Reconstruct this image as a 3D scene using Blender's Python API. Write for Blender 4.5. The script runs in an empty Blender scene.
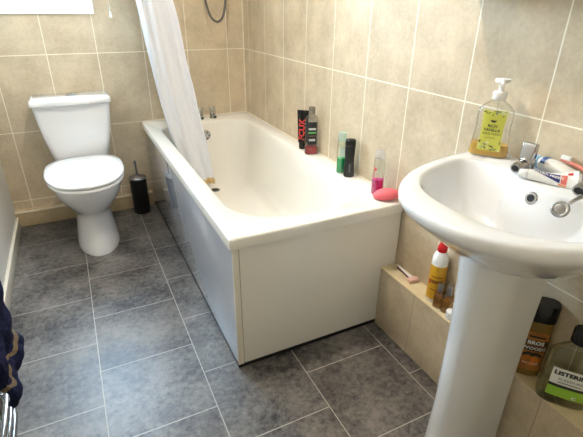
import bpy, bmesh, math, random
from mathutils import Vector, Matrix, noise
PI = math.pi
C = bpy.context.scene.collection
SC = bpy.context.scene
random.seed(7)

# ------------------------------------------------------------------ camera, world, lights, exposure
# world: right wall x=0, far wall y=0, floor z=0; the camera stands at negative y
cam_d = bpy.data.cameras.new('camera'); cam = bpy.data.objects.new('camera', cam_d); C.objects.link(cam)
YAW, PITCH, ROLL, F = 0.4595, -0.4572, 0.0103, 433.2
fw = Vector((math.sin(YAW)*math.cos(PITCH), math.cos(YAW)*math.cos(PITCH), math.sin(PITCH)))
rt = Vector((math.cos(YAW), -math.sin(YAW), 0)); up = rt.cross(fw)
rt, up = (math.cos(ROLL)*rt + math.sin(ROLL)*up, -math.sin(ROLL)*rt + math.cos(ROLL)*up)
M = Matrix((rt, up, -fw)).transposed().to_4x4(); M.translation = (-1.0528, -2.8529, 1.2179)
cam.matrix_world = M
cam_d.sensor_width = 36; cam_d.lens = F/583*36; cam_d.clip_start = .01
SC.camera = cam

w = bpy.data.worlds.new('sky'); SC.world = w; w.use_nodes = True
w.node_tree.nodes['Background'].inputs[0].default_value = (.66, .82, 1, 1)
w.node_tree.nodes['Background'].inputs[1].default_value = 16.0
pd = bpy.data.lights.new('window_portal', 'AREA'); pd.shape = 'RECTANGLE'; pd.size = .62; pd.size_y = 1.0
pd.cycles.is_portal = True
po = bpy.data.objects.new('window_portal', pd); C.objects.link(po); po.location = (-1.16, .3, 1.68); po.rotation_euler = (-PI/2, 0, 0)
LAMP = (-.72, -1.45, 2.29); LAMP_POWER = 52
SC.view_settings.view_transform = 'Standard'; SC.view_settings.look = 'None'
SC.view_settings.gamma = 1; SC.view_settings.use_curve_mapping = False
SC.view_settings.exposure = 1.75

# ------------------------------------------------------------------ materials
def lin(c): return tuple((x/12.92 if x <= .04045 else ((x+.055)/1.055)**2.4) for x in c)
def rgb(r, g, b): return lin((r/255, g/255, b/255)) + (1,)
def mat(name, col, rough=.5, metal=0, bump=0, bscale=60, var=0, vscale=8, emit=None, estr=0, spec=.5, coat=0, trans=0):
    m = bpy.data.materials.new(name); m.use_nodes = True; nt = m.node_tree; b = nt.nodes['Principled BSDF']
    b.inputs['Base Color'].default_value = col; b.inputs['Roughness'].default_value = rough; b.inputs['Metallic'].default_value = metal
    b.inputs['Specular IOR Level'].default_value = spec; b.inputs['Coat Weight'].default_value = coat
    if trans: b.inputs['Transmission Weight'].default_value = trans
    tc = nt.nodes.new('ShaderNodeTexCoord')
    if var:
        n = nt.nodes.new('ShaderNodeTexNoise'); n.inputs['Scale'].default_value = vscale; n.inputs['Detail'].default_value = 5
        nt.links.new(tc.outputs['Object'], n.inputs['Vector'])
        r = nt.nodes.new('ShaderNodeValToRGB'); r.color_ramp.elements[0].position = .3; r.color_ramp.elements[1].position = .7
        r.color_ramp.elements[0].color = tuple(x*(1-var) for x in col[:3])+(1,); r.color_ramp.elements[1].color = tuple(min(1, x*(1+var)) for x in col[:3])+(1,)
        nt.links.new(n.outputs['Fac'], r.inputs['Fac']); nt.links.new(r.outputs['Color'], b.inputs['Base Color'])
    if bump:
        n2 = nt.nodes.new('ShaderNodeTexNoise'); n2.inputs['Scale'].default_value = bscale; n2.inputs['Detail'].default_value = 3
        nt.links.new(tc.outputs['Object'], n2.inputs['Vector'])
        bp = nt.nodes.new('ShaderNodeBump'); bp.inputs['Strength'].default_value = bump; bp.inputs['Distance'].default_value = .01
        nt.links.new(n2.outputs['Fac'], bp.inputs['Height']); nt.links.new(bp.outputs['Normal'], b.inputs['Normal'])
    if emit: b.inputs['Emission Color'].default_value = emit; b.inputs['Emission Strength'].default_value = estr
    return m
def clear(name, tint, gloss=.08, rough=.03, alpha_white=0.0):
    """thin clear plastic / glass: tinted see-through with a glossy sheen"""
    m = bpy.data.materials.new(name); m.use_nodes = True; nt = m.node_tree; nt.nodes.clear()
    o = nt.nodes.new('ShaderNodeOutputMaterial'); t = nt.nodes.new('ShaderNodeBsdfTransparent'); t.inputs[0].default_value = tint
    g = nt.nodes.new('ShaderNodeBsdfGlossy'); g.inputs['Roughness'].default_value = rough
    lw = nt.nodes.new('ShaderNodeLayerWeight'); lw.inputs[0].default_value = .25
    mp = nt.nodes.new('ShaderNodeMath'); mp.operation = 'MULTIPLY_ADD'; mp.inputs[1].default_value = .5; mp.inputs[2].default_value = gloss
    nt.links.new(lw.outputs['Fresnel'], mp.inputs[0])
    mx = nt.nodes.new('ShaderNodeMixShader'); nt.links.new(mp.outputs[0], mx.inputs[0]); nt.links.new(t.outputs[0], mx.inputs[1]); nt.links.new(g.outputs[0], mx.inputs[2])
    out = mx
    if alpha_white:
        d = nt.nodes.new('ShaderNodeBsdfDiffuse'); d.inputs[0].default_value = tint
        m2 = nt.nodes.new('ShaderNodeMixShader'); m2.inputs[0].default_value = alpha_white
        nt.links.new(mx.outputs[0], m2.inputs[1]); nt.links.new(d.outputs[0], m2.inputs[2]); out = m2
    nt.links.new(out.outputs[0], o.inputs['Surface'])
    return m
def tile_mat(name, axes, bw, bh, off, c_lo, c_hi, c_grout, mortar, rough, offset=0.0, freq=2, nscale=7, bump=.15, spot=None, spec=.5, cpos=(.37, .64), fine=.4, tint=((.88, .88, .88, 1), (1, 1, 1, 1))):
    """brick-grid tiles in object space; axes picks which coordinates run along the rows and across them"""
    m = bpy.data.materials.new(name); m.use_nodes = True; nt = m.node_tree; L = nt.links; b = nt.nodes['Principled BSDF']
    tc = nt.nodes.new('ShaderNodeTexCoord'); sx = nt.nodes.new('ShaderNodeSeparateXYZ'); L.new(tc.outputs['Object'], sx.inputs[0])
    cx = nt.nodes.new('ShaderNodeCombineXYZ')
    for i, (a, o) in enumerate(zip(axes, off)):
        ad = nt.nodes.new('ShaderNodeMath'); ad.operation = 'ADD'; ad.inputs[1].default_value = o
        L.new(sx.outputs[a], ad.inputs[0]); L.new(ad.outputs[0], cx.inputs[i])
    br = nt.nodes.new('ShaderNodeTexBrick'); L.new(cx.outputs[0], br.inputs['Vector'])
    br.offset = offset; br.offset_frequency = freq; br.squash = 1
    br.inputs['Scale'].default_value = 1; br.inputs['Mortar Size'].default_value = mortar; br.inputs['Mortar Smooth'].default_value = .25
    br.inputs['Brick Width'].default_value = bw; br.inputs['Row Height'].default_value = bh; br.inputs['Bias'].default_value = 0
    br.inputs['Color1'].default_value = tint[0]; br.inputs['Color2'].default_value = tint[1]; br.inputs['Mortar'].default_value = (0, 0, 0, 1)
    def nz(s, d, r): 
        n = nt.nodes.new('ShaderNodeTexNoise'); n.inputs['Scale'].default_value = s; n.inputs['Detail'].default_value = d; n.inputs['Roughness'].default_value = r
        L.new(tc.outputs['Object'], n.inputs['Vector']); return n
    n1 = nz(nscale, 8, .62); n2 = nz(nscale*9, 8, .75)
    mixf = nt.nodes.new('ShaderNodeMix'); mixf.data_type = 'FLOAT'; mixf.inputs[0].default_value = fine
    L.new(n1.outputs['Fac'], mixf.inputs[2]); L.new(n2.outputs['Fac'], mixf.inputs[3])
    rp = nt.nodes.new('ShaderNodeValToRGB'); rp.color_ramp.elements[0].position = cpos[0]; rp.color_ramp.elements[1].position = cpos[1]
    rp.color_ramp.elements[0].color = c_lo; rp.color_ramp.elements[1].color = c_hi
    L.new(mixf.outputs[0], rp.inputs['Fac'])
    mul = nt.nodes.new('ShaderNodeMix'); mul.data_type = 'RGBA'; mul.blend_type = 'MULTIPLY'; mul.inputs[0].default_value = .5
    L.new(rp.outputs['Color'], mul.inputs[6]); L.new(br.outputs['Color'], mul.inputs[7])
    last = mul.outputs[2]
    if spot:
        n3 = nz(nscale*22, 5, .7); r3 = nt.nodes.new('ShaderNodeValToRGB'); r3.color_ramp.elements[0].position = .56; r3.color_ramp.elements[1].position = .74
        r3.color_ramp.elements[0].color = (0, 0, 0, 1); r3.color_ramp.elements[1].color = (.42, .42, .42, 1); L.new(n3.outputs['Fac'], r3.inputs['Fac'])
        ms = nt.nodes.new('ShaderNodeMix'); ms.data_type = 'RGBA'; ms.inputs[7].default_value = spot
        L.new(r3.outputs['Color'], ms.inputs[0]); L.new(last, ms.inputs[6]); last = ms.outputs[2]
    mg = nt.nodes.new('ShaderNodeMix'); mg.data_type = 'RGBA'; mg.inputs[7].default_value = c_grout
    L.new(br.outputs['Fac'], mg.inputs[0]); L.new(last, mg.inputs[6]); L.new(mg.outputs[2], b.inputs['Base Color'])
    b.inputs['Roughness'].default_value = rough; b.inputs['Specular IOR Level'].default_value = spec
    h = nt.nodes.new('ShaderNodeMath'); h.operation = 'MULTIPLY_ADD'; h.inputs[1].default_value = -1.5
    L.new(br.outputs['Fac'], h.inputs[0]); L.new(mixf.outputs[0], h.inputs[2])
    bp = nt.nodes.new('ShaderNodeBump'); bp.inputs['Strength'].default_value = bump; bp.inputs['Distance'].default_value = .004
    L.new(h.outputs[0], bp.inputs['Height']); L.new(bp.outputs['Normal'], b.inputs['Normal'])
    return m
T_LO, T_HI, T_GR = rgb(190, 172, 143), rgb(223, 207, 179), rgb(246, 239, 224)
m_tile_far = tile_mat('beige tile far', ('X', 'Z'), .2583, .409, (.1133+.2583*10, -.9635+.409*6), T_LO, T_HI, T_GR, .0022, .3)
m_tile_right = tile_mat('beige tile right', ('Y', 'Z'), .2571, .409, (.3498+.2571*20, -.9635+.409*6), T_LO, T_HI, T_GR, .0022, .48, spec=.3)
m_tile_ledge = tile_mat('beige tile ledge', ('Y', 'Z'), .2571, 4.0, (.3498+.2571*20, 2.0), T_LO, T_HI, rgb(170, 150, 125), .0016, .35)
m_tile_skirt = tile_mat('beige tile skirting', ('X', 'Z'), .2583, 4.0, (.1133+.2583*10, 2.0), rgb(186, 164, 124), rgb(212, 190, 152), rgb(200, 182, 150), .0016, .3)
m_floor = tile_mat('slate vinyl floor', ('Y', 'X'), .3322, .3413, (.6677-.012+.3322*12, 1.1542+.3413*6), rgb(34, 32, 32), rgb(132, 126, 120), rgb(178, 172, 162), .0018, .38, offset=.5, freq=2, nscale=5, bump=.25, spot=rgb(140, 132, 124), spec=.55, cpos=(.41, .60), fine=.5, tint=((.62, .54, .46, 1), (1, 1.02, 1.08, 1)))
m_paint = mat('white paint', rgb(226, 222, 214), .55, var=.02)
m_gloss_wood = mat('white gloss skirting', rgb(236, 228, 210), .25, coat=.3)
m_ceramic = mat('white ceramic', rgb(234, 234, 234), .08, coat=.6, var=.008)
m_seat = mat('white plastic seat', rgb(246, 246, 246), .14, coat=.3, var=.006)
m_acrylic = mat('cream white acrylic', rgb(244, 239, 228), .12, coat=.4, var=.008)
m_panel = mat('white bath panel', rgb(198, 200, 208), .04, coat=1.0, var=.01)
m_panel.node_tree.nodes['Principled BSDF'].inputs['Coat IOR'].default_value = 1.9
m_strip = mat('panel corner strip', rgb(240, 233, 216), .2, var=.03)
m_upvc = mat('white upvc', rgb(250, 250, 250), .25, var=.01)
m_chrome = mat('chrome', (.46, .46, .46, 1), .08, 1, var=.04)
m_steel = mat('brushed steel', (.42, .41, .40, 1), .28, 1, var=.1, vscale=60)
m_hose = mat('grey metal hose', (.16, .15, .14, 1), .35, .8, bump=.3, bscale=300)
m_dark = mat('dark void', rgb(12, 12, 12), .6, var=.1)
m_black = mat('black plastic', rgb(18, 18, 19), .4, var=.2, vscale=90, bump=.15, bscale=400)
m_blackg = mat('glossy black plastic', rgb(14, 14, 15), .22, var=.1)
m_white = mat('white plastic', rgb(245, 244, 240), .25, var=.01)
m_grout = mat('cream silicone', rgb(236, 226, 204), .4, var=.05)

# ------------------------------------------------------------------ helpers
def link(name, bm, m, parent=None, smooth=40, loc=None):
    me = bpy.data.meshes.new(name); bmesh.ops.recalc_face_normals(bm, faces=bm.faces[:]); bm.to_mesh(me); bm.free()
    for x in (m if isinstance(m, (list, tuple)) else [m]): me.materials.append(x)
    if smooth:
        me.shade_smooth()
        if smooth < 180: me.set_sharp_from_angle(angle=math.radians(smooth))
    o = bpy.data.objects.new(name, me); C.objects.link(o)
    if parent is not None: o.parent = parent
    if loc: o.location = loc
    return o
def tag(o, label, cat, group=None, kind=None):
    o['label'] = label; o['category'] = cat
    if group: o['group'] = group
    if kind: o['kind'] = kind
    return o
def thing(name, label, cat, loc=(0, 0, 0), rz=0, group=None):
    o = bpy.data.objects.new(name, None); C.objects.link(o); o.location = loc; o.rotation_euler = (0, 0, rz); o.empty_display_size = .05
    return tag(o, label, cat, group)
def struct(name, bm, m, label, cat, smooth=30):
    o = link(name, bm, m, None, smooth); return tag(o, label, cat, None, 'structure')
def add_box(bm, x0, x1, y0, y1, z0, z1, bev=0, seg=2, mi=0, mtx=None):
    x0, x1 = sorted((x0, x1)); y0, y1 = sorted((y0, y1)); z0, z1 = sorted((z0, z1))
    b = bmesh.new()
    vs = [b.verts.new((x, y, z)) for x in (x0, x1) for y in (y0, y1) for z in (z0, z1)]
    for f in ((0, 1, 3, 2), (4, 6, 7, 5), (0, 4, 5, 1), (2, 3, 7, 6), (0, 2, 6, 4), (1, 5, 7, 3)): b.faces.new([vs[i] for i in f])
    if bev: bmesh.ops.bevel(b, geom=b.edges[:], offset=bev, segments=seg, profile=.6, affect='EDGES')
    for f in b.faces: f.material_index = mi
    if mtx: b.transform(mtx)
    merge(bm, b); return bm
def merge(bm, b):
    me = bpy.data.meshes.new('tmp'); bmesh.ops.recalc_face_normals(b, faces=b.faces[:]); b.to_mesh(me); b.free(); bm.from_mesh(me); bpy.data.meshes.remove(me)
def box(*a, **k): return add_box(bmesh.new(), *a, **k)
def loft(rings, cap0=True, cap1=True, bm=None, mi=0, closed=True):
    b = bmesh.new(); R = [[b.verts.new(p) for p in r] for r in rings]; n = len(rings[0])
    for a, c in zip(R, R[1:]):
        for i in range(n if closed else n-1):
            j = (i+1) % n; b.faces.new((a[i], a[j], c[j], c[i]))
    if cap0: b.faces.new(R[0])
    if cap1: b.faces.new(R[-1])
    for f in b.faces: f.material_index = mi
    if bm is None: bm = bmesh.new()
    merge(bm, b); return bm
def sell(hw, hd, z, p=2, n=40, cx=0, cy=0):
    r = []
    for i in range(n):
        t = 2*PI*i/n; c, s = math.cos(t), math.sin(t)
        r.append((cx+hw*math.copysign(abs(c)**(2/p), c), cy+hd*math.copysign(abs(s)**(2/p), s), z))
    return r
def lathe(prof, n=32, bm=None, mi=0, cx=0, cy=0): return loft([sell(max(r, 1e-4), max(r, 1e-4), z, 2, n, cx, cy) for r, z in prof], bm=bm, mi=mi)
def tube(pts, r, n=12, bm=None, mi=0, closed=False):
    pts = [Vector(p) for p in pts]; rings = []; u = None
    for i, p in enumerate(pts):
        t = (pts[min(i+1, len(pts)-1)]-pts[max(i-1, 0)]).normalized()
        if u is None: u = t.orthogonal().normalized()
        u = (u-t*u.dot(t)).normalized(); v = t.cross(u); rr = r[i] if isinstance(r, (list, tuple)) else r
        rings.append([p+rr*(math.cos(2*PI*k/n)*u+math.sin(2*PI*k/n)*v) for k in range(n)])
    return loft(rings, bm=bm, mi=mi)
def spline(pts, m=8):
    P = [Vector(p) for p in pts]; out = []
    for i in range(len(P)-1):
        a, b, c, d = P[max(i-1, 0)], P[i], P[i+1], P[min(i+2, len(P)-1)]
        for k in range(m):
            t = k/m; out.append(.5*((2*b)+(c-a)*t+(2*a-5*b+4*c-d)*t*t+(3*b-a-3*c+d)*t**3))
    out.append(P[-1]); return out
def rrect(x0, x1, y0, y1, z, r, na=14, ns=10):
    """rounded rectangle ring; r = radius or four radii (x1y1, x0y1, x0y0, x1y0); equal point counts so rings loft together"""
    if not isinstance(r, (list, tuple)): r = (r,)*4
    cs = [(x1-r[0], y1-r[0], 0, r[0]), (x0+r[1], y1-r[1], 90, r[1]), (x0+r[2], y0+r[2], 180, r[2]), (x1-r[3], y0+r[3], 270, r[3])]
    P = []
    for i, (cx, cy, a, q) in enumerate(cs):
        arc = [(cx+q*math.cos(math.radians(a+90*k/na)), cy+q*math.sin(math.radians(a+90*k/na)), z) for k in range(na+1)]
        P += arc
        c2 = cs[(i+1) % 4]; nx = (c2[0]+c2[3]*math.cos(math.radians(c2[2])), c2[1]+c2[3]*math.sin(math.radians(c2[2])), z)
        for k in range(1, ns): P.append(tuple(arc[-1][j]+(nx[j]-arc[-1][j])*k/ns for j in range(3)))
    return P
def text2d(s, size, bold=0.0):
    """letters as flat 2-D triangles centred on the origin"""
    cu = bpy.data.curves.new('lettering', 'FONT'); cu.body = s; cu.size = size; cu.align_x = 'CENTER'; cu.align_y = 'CENTER'; cu.offset = bold; cu.resolution_u = 2
    o = bpy.data.objects.new('lettering', cu); C.objects.link(o)
    dg = bpy.context.evaluated_depsgraph_get(); me = bpy.data.meshes.new_from_object(o.evaluated_get(dg))
    vs = [(v.co.x, v.co.y) for v in me.vertices]; fs = [tuple(p.vertices) for p in me.polygons]
    bpy.data.objects.remove(o); bpy.data.curves.remove(cu); bpy.data.meshes.remove(me)
    return vs, fs

class Bottle:
    """superellipse-section container; local +X = width, local -Y = front"""
    def __init__(s, secs): s.secs = secs            # (z, half width, half depth, power)
    def at(s, z):
        S = s.secs
        for a, b in zip(S, S[1:]):
            if a[0] <= z <= b[0]:
                t = (z-a[0])/(b[0]-a[0]) if b[0] > a[0] else 0
                return tuple(a[i]+(b[i]-a[i])*t for i in range(4))
        return S[-1] if z > S[-1][0] else S[0]
    def front(s, x, z, off):
        _, hw, hd, p = s.at(z); k = min(.985, abs(x)/hw)
        return -hd*(1-k**p)**(1/p)-off
    def ring(s, z, shrink=0, n=44):
        _, hw, hd, p = s.at(z); return sell(hw-shrink, hd-shrink, z, p, n)
    def body(s, z0=None, z1=None, shrink=0, sub=1):
        z0 = s.secs[0][0] if z0 is None else z0; z1 = s.secs[-1][0] if z1 is None else z1
        zs = [z0]+[q[0] for q in s.secs if z0 < q[0] < z1]+[z1]
        return loft([s.ring(z, shrink) for z in zs])
    def patch(s, x0, x1, z0, z1, off=.0006, nx=14, nz=8, shape=None, bm=None, mi=0):
        b = bmesh.new(); G = []
        for j in range(nz+1):
            z = z0+(z1-z0)*j/nz; k = 1 if shape is None else shape(j/nz)
            G.append([b.verts.new((((x0+x1)/2+(x1-x0)*(i/nx-.5)*k), s.front((x0+x1)/2+(x1-x0)*(i/nx-.5)*k, z, off), z)) for i in range(nx+1)])
        for j in range(nz):
            for i in range(nx): b.faces.new((G[j][i], G[j][i+1], G[j+1][i+1], G[j+1][i]))
        for f in b.faces: f.material_index = mi
        if bm is None: bm = bmesh.new()
        merge(bm, b); return bm
    def text(s, st, size, cx, cz, off=.0012, rot=0, bold=0, bm=None, mi=0):
        vs, fs = text2d(st, size, bold); b = bmesh.new(); c, q = math.cos(rot), math.sin(rot); V = []
        for x, y in vs:
            X, Z = cx+c*x-q*y, cz+q*x+c*y; V.append(b.verts.new((X, s.front(X, Z, off), Z)))
        for f in fs:
            try: b.faces.new([V[i] for i in f])
            except ValueError: pass
        for f in b.faces: f.material_index = mi
        if bm is None: bm = bmesh.new()
        merge(bm, b); return bm
    def blob(s, cx, cz, rx, rz, off=.0012, rot=0, bm=None, mi=0, n=14):
        b = bmesh.new(); V = []
        for i in range(n):
            a = 2*PI*i/n; x, z = rx*math.cos(a), rz*math.sin(a); X = cx+x*math.cos(rot)-z*math.sin(rot); Z = cz+x*math.sin(rot)+z*math.cos(rot)
            V.append(b.verts.new((X, s.front(X, Z, off), Z)))
        b.faces.new(V)
        for f in b.faces: f.material_index = mi
        if bm is None: bm = bmesh.new()
        merge(bm, b); return bm
FACE_CAM = lambda x, y: math.atan2(-2.8529-y, -1.0528-x)+PI/2

# ------------------------------------------------------------------ the room
XL, YN, H = -1.5, -3.12, 2.4; HT_RIM = .5535
struct('floor', box(XL-.1, .1, YN-.1, .1, -.1, 0), m_floor, 'dark grey slate-effect vinyl tile floor with pale grout lines', 'floor')
struct('ceiling', box(XL-.1, .1, YN-.1, .1, H, H+.1), m_paint, 'white painted bathroom ceiling', 'ceiling')
WX0, WX1, WZ0, WZ1 = -1.455, -.885, 1.185, 2.12
bm = box(XL-.1, WX0, 0, .1, 0, H); add_box(bm, WX1, .1, 0, .1, 0, H); add_box(bm, WX0, WX1, 0, .1, 0, WZ0); add_box(bm, WX0, WX1, 0, .1, WZ1, H)
struct('wall_far', bm, m_tile_far, 'beige tiled far wall behind the toilet and the bath taps', 'wall')
struct('wall_right', box(0, .1, YN-.1, .1, 0, H), m_tile_right, 'beige tiled wall along the bath and basin', 'wall')
struct('wall_left', box(XL-.1, XL, YN-.1, .1, 0, H), m_paint, 'plain white painted wall on the left of the toilet', 'wall')
struct('wall_near', box(XL-.1, .1, YN-.1, YN, 0, H), m_tile_far, 'beige tiled wall behind the viewer', 'wall')
struct('baseboard_left', box(XL, XL+.016, YN, -.057, 0, .07, .004), m_gloss_wood, 'cream white skirting board along the left wall', 'skirting board')
bm = box(XL, -.702, -.052, 0, 0, .094, .003)
struct('trim_1', bm, m_tile_skirt, 'low beige tiled boxing along the foot of the far wall', 'tiled boxing')
struct('trim_2', box(-.075, 0, YN, -1.6905, 0, .276, .002), m_tile_ledge, 'beige tiled ledge along the right wall beyond the bath', 'tiled ledge')
struct('trim_6', box(XL, -.702, -.057, -.044, .0885, .0965, .002), m_grout, 'pale edging strip on the tiled boxing behind the toilet', 'edging strip')
bm = box(-.0765, 0, YN, -1.6905, .2762, .2795, .001)
struct('trim_3', bm, mat('cream ledge top', rgb(226, 208, 168), .3, var=.1, vscale=14), 'cream tiled top surface of the ledge beneath the basin', 'ledge top')
struct('trim_4', box(-.0055, 0, -.0055, 0, HT_RIM, H), m_grout, 'pale sealant line in the corner of the tiled walls', 'sealant')
bm = box(-.006, 0, -1.69, 0, HT_RIM, HT_RIM+.004); add_box(bm, -.7, 0, -.006, 0, HT_RIM, HT_RIM+.004)
struct('trim_5', bm, m_grout, 'cream sealant line between the bath rim and the tiles', 'sealant')
# window
o = struct('window_1', box(WX0-.016, WX1+.016, -.014, .004, WZ0-.02, WZ0+.006, .003), m_upvc, 'white framed window above the toilet', 'window')
bm = box(WX0-.016, WX0+.028, -.014, .06, WZ0+.004, WZ1, .003); add_box(bm, WX1-.022, WX1+.016, -.014, .06, WZ0+.004, WZ1, .003); add_box(bm, WX0-.016, WX1+.016, -.014, .06, WZ1+.0002, WZ1+.016, .003)
add_box(bm, WX0+.0282, WX1-.0222, .008, .06, WZ0-.002, WZ0+.0082)
link('window_frame', bm, m_upvc, o, 30)
bm = bmesh.new(); x0, x1, z0, z1 = WX0+.03, WX1-.021, WZ0+.0085, WZ1-.030
add_box(bm, x0+.0402, x1-.0302, .012, .05, z0, z0+.029, .003); add_box(bm, x0+.0402, x1-.0302, .012, .05, z1-.05, z1, .003); add_box(bm, x0, x0+.04, .012, .05, z0, z1, .003); add_box(bm, x1-.03, x1, .012, .05, z0, z1, .003)
shade_line = box(x0+.0404, x1-.0304, .0175, .0265, z0+.029, z0+.0335); add_box(shade_line, x1-.035, x1-.0304, .0175, .0265, z0+.0337, z1-.05); add_box(shade_line, x0+.0404, x0+.045, .0175, .0265, z0+.0337, z1-.05)
link('window_shade_line', shade_line, mat('grey sash shade', rgb(120, 128, 140), .6, var=.03), o, 0)  # grey strips around the glass, coloured as the sash's shade line
link('window_sash', bm, m_upvc, o, 30)
link('window_pane', box(x0+.0403, x1-.0303, .028, .032, z0+.0285, z1-.05), clear('frosted window glass', (.93, .98, 1, 1), .05, .1), o, 0)

# ------------------------------------------------------------------ lamp, mirror cabinet, pull cord (the lamp and cabinet are above the frame)
t = thing('ceiling_lamp', 'round white ceiling lamp in the middle of the bathroom', 'lamp', LAMP)
link('lamp_base', lathe([(.09, .06), (.09, .105), (.085, .108)]), m_white, t, 40); link('bulb_holder', lathe([(.02, .03), (.022, .06)]), m_white, t, 40)
em = mat('lit bulb', (1, .9, .75, 1), .4, emit=(1, .92, .82, 1), estr=LAMP_POWER*12.4)
bm = bmesh.new(); bmesh.ops.create_uvsphere(bm, u_segments=20, v_segments=12, radius=.028); bm.transform(Matrix.Diagonal((1, 1, .3, 1))); link('bulb', bm, em, t, 180)
t = thing('mirror_cabinet', 'white mirrored wall cabinet over the basin', 'cabinet', (0, -2.24, 1.245))
link('carcass', box(-.115, -.001, -.365, .365, 0, .62, .003), m_white, t, 30)
for s in (-1, 1): link('mirror_door', box(-.121, -.1155, s*.003, s*.364, .002, .618, .001), m_chrome, t, 30)
t = thing('pull_cord', 'thin white light pull cord hanging beside the window', 'pull cord', (-.79, -.05, 0))
x, y = 0, 0
link('ceiling_rose', lathe([(.03, H-.02), (.03, H)]), m_white, t, 40)
link('cord', tube([(x, y, H-.02), (x, y, 1.178)], .0016, 8), m_white, t, 180)
link('cord_pull', lathe([(.002, 1.181), (.004, 1.178), (.0065, 1.160), (.0085, 1.150), (.007, 1.148)], 16), m_white, t, 60)

# ------------------------------------------------------------------ bathtub
HT = .553; TL = 1.70
t = thing('bathtub', 'white acrylic bath with white side and end panels', 'bathtub', (0, 0, 0))
x0, x1, y0, y1 = -.7, -.003, -TL, -.003
rings = [rrect(x0+.012, x1-.012, y0+.012, y1-.012, .514, .012), rrect(x0, x1, y0, y1, .514, .012), rrect(x0, x1, y0, y1, HT-.006, .012), rrect(x0+.002, x1-.001, y0+.002, y1-.001, HT-.0015, .012), rrect(x0+.007, x1-.002, y0+.007, y1-.002, HT, .012), rrect(x0+.011, x1-.005, y0+.011, y1-.005, HT+.0001, .014)]
IN = [  # x0,x1,y0,y1,z, radii(far right, far left, near left, near right)
 (-.632, -.066, -1.622, -.140, HT-.001, (.13, .13, .21, .21)), (-.626, -.072, -1.614, -.147, HT-.006, (.13, .13, .21, .21)), (-.620, -.078, -1.604, -.152, HT-.018, (.125, .125, .205, .205)),
 (-.610, -.09, -1.56, -.165, .45, (.12, .12, .2, .2)), (-.596, -.105, -1.47, -.182, .32, (.12, .12, .19, .19)), (-.58, -.12, -1.40, -.2, .23, (.115, .115, .18, .18)),
 (-.562, -.138, -1.36, -.218, .185, (.11, .11, .17, .17)), (-.535, -.165, -1.32, -.245, .16, (.1, .1, .15, .15)), (-.49, -.21, -1.26, -.285, .15, (.08, .08, .12, .12)), (-.40, -.30, -1.0, -.45, .147, .03)]
rings += [rrect(*a) for a in IN]
link('tub_shell', loft(rings, cap0=False), m_acrylic, t, 50)
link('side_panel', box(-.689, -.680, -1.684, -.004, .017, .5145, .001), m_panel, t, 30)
link('end_panel', box(-.6655, -.004, -1.689, -1.679, .017, .5145, .001), m_acrylic, t, 30)
link('panel_gap', box(-.669, -.664, -1.6875, -1.680, .017, .514), mat('shaded joint', rgb(150, 132, 104), .5, var=.1), t, 0)
link('corner_strip', box(-.6905, -.668, -1.6915, -1.6845, .017, .5145, .0015), m_strip, t, 30)
bm = box(-.6885, -.670, -1.688, -.02, 0, .0165); add_box(bm, -.6885, -.078, -1.688, -1.670, 0, .0165)
link('plinth', bm, m_dark, t, 0)
bm = lathe([(.03, 0), (.031, .004), (.024, .006), (.022, .003)], 28); bm.transform(Matrix.Translation((-.352, -.33, .148))); p = link('drain', bm, m_chrome, t, 40)
bm = lathe([(.021, 0), (.019, .006), (.004, .007)], 28); bm.transform(Matrix.Translation((-.352, -.33, .149))); link('drain_plug', bm, m_dark, p, 40)
bm = lathe([(.033, 0), (.034, .006), (.027, .012), (.012, .014)], 28); bm.transform(Matrix.Translation((-.345, -.166, .468)) @ Matrix.Rotation(PI/2+.15, 4, 'X')); p = link('overflow', bm, m_chrome, t, 40)
for k in range(6):
    a = k*PI/3; bm = lathe([(.0042, .0118), (.0042, .0142)], 10, cx=.021*math.cos(a), cy=.021*math.sin(a)); bm.transform(Matrix.Translation((-.345, -.166, .468)) @ Matrix.Rotation(PI/2+.15, 4, 'X')); link('overflow_slot', bm, m_dark, p, 40)
def lever_tap(parent, pos, rz, k=1.0):
    """pillar tap: oval foot, forward nose with open outlet, flat lever rising behind it (front = local -Y)"""
    mt = Matrix.Translation(pos) @ Matrix.Rotation(rz, 4, 'Z') @ Matrix.Scale(k, 4)
    bm = loft([sell(.021, .021, 0, 2, 28), sell(.021, .021, .004, 2, 28), sell(.0185, .0185, .007, 2, 28), sell(.0175, .0185, .016, 2.2, 28), sell(.018, .019, .03, 2.4, 28), sell(.0165, .017, .036, 2.4, 28), sell(.011, .011, .04, 2.2, 28)])
    loft([[(x, y, z) for x, y, z in ((r*math.cos(a), yy, zz+r2*math.sin(a)) for a in [2*PI*i/20 for i in range(20)])] for r, r2, yy, zz in ((.012, .011, 0, .021), (.0135, .012, -.02, .021), (.0135, .0115, -.038, .018), (.0125, .0105, -.047, .015))], bm=bm)
    bm.transform(mt); b = link('tap', bm, m_chrome, parent, 50)
    bm = loft([[(r*math.cos(a), yy, .0148+r*.8*math.sin(a)) for a in [2*PI*i/16 for i in range(16)]] for r, yy in ((.009, -.0472), (.0085, -.0478))]); bm.transform(mt); link('outlet', bm, m_dark, b, 0)
    bm = loft([rrect(-.016, .016, -.017, .012, .032, .005, 4, 2), rrect(-.0165, .0165, -.015, .011, .046, .005, 4, 2), rrect(-.0175, .0175, -.011, .008, .060, .004, 4, 2), rrect(-.018, .018, -.009, .006, .070, .003, 4, 2), rrect(-.0165, .0165, -.008, .005, .0715, .003, 4, 2)])
    bm.transform(mt); link('tap_lever', bm, m_chrome, b, 40)
    return b
lever_tap(t, (-.262, -.078, HT-.001), 0, 1.05); lever_tap(t, (-.345, -.078, HT-.001), 0, 1.05)

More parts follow.
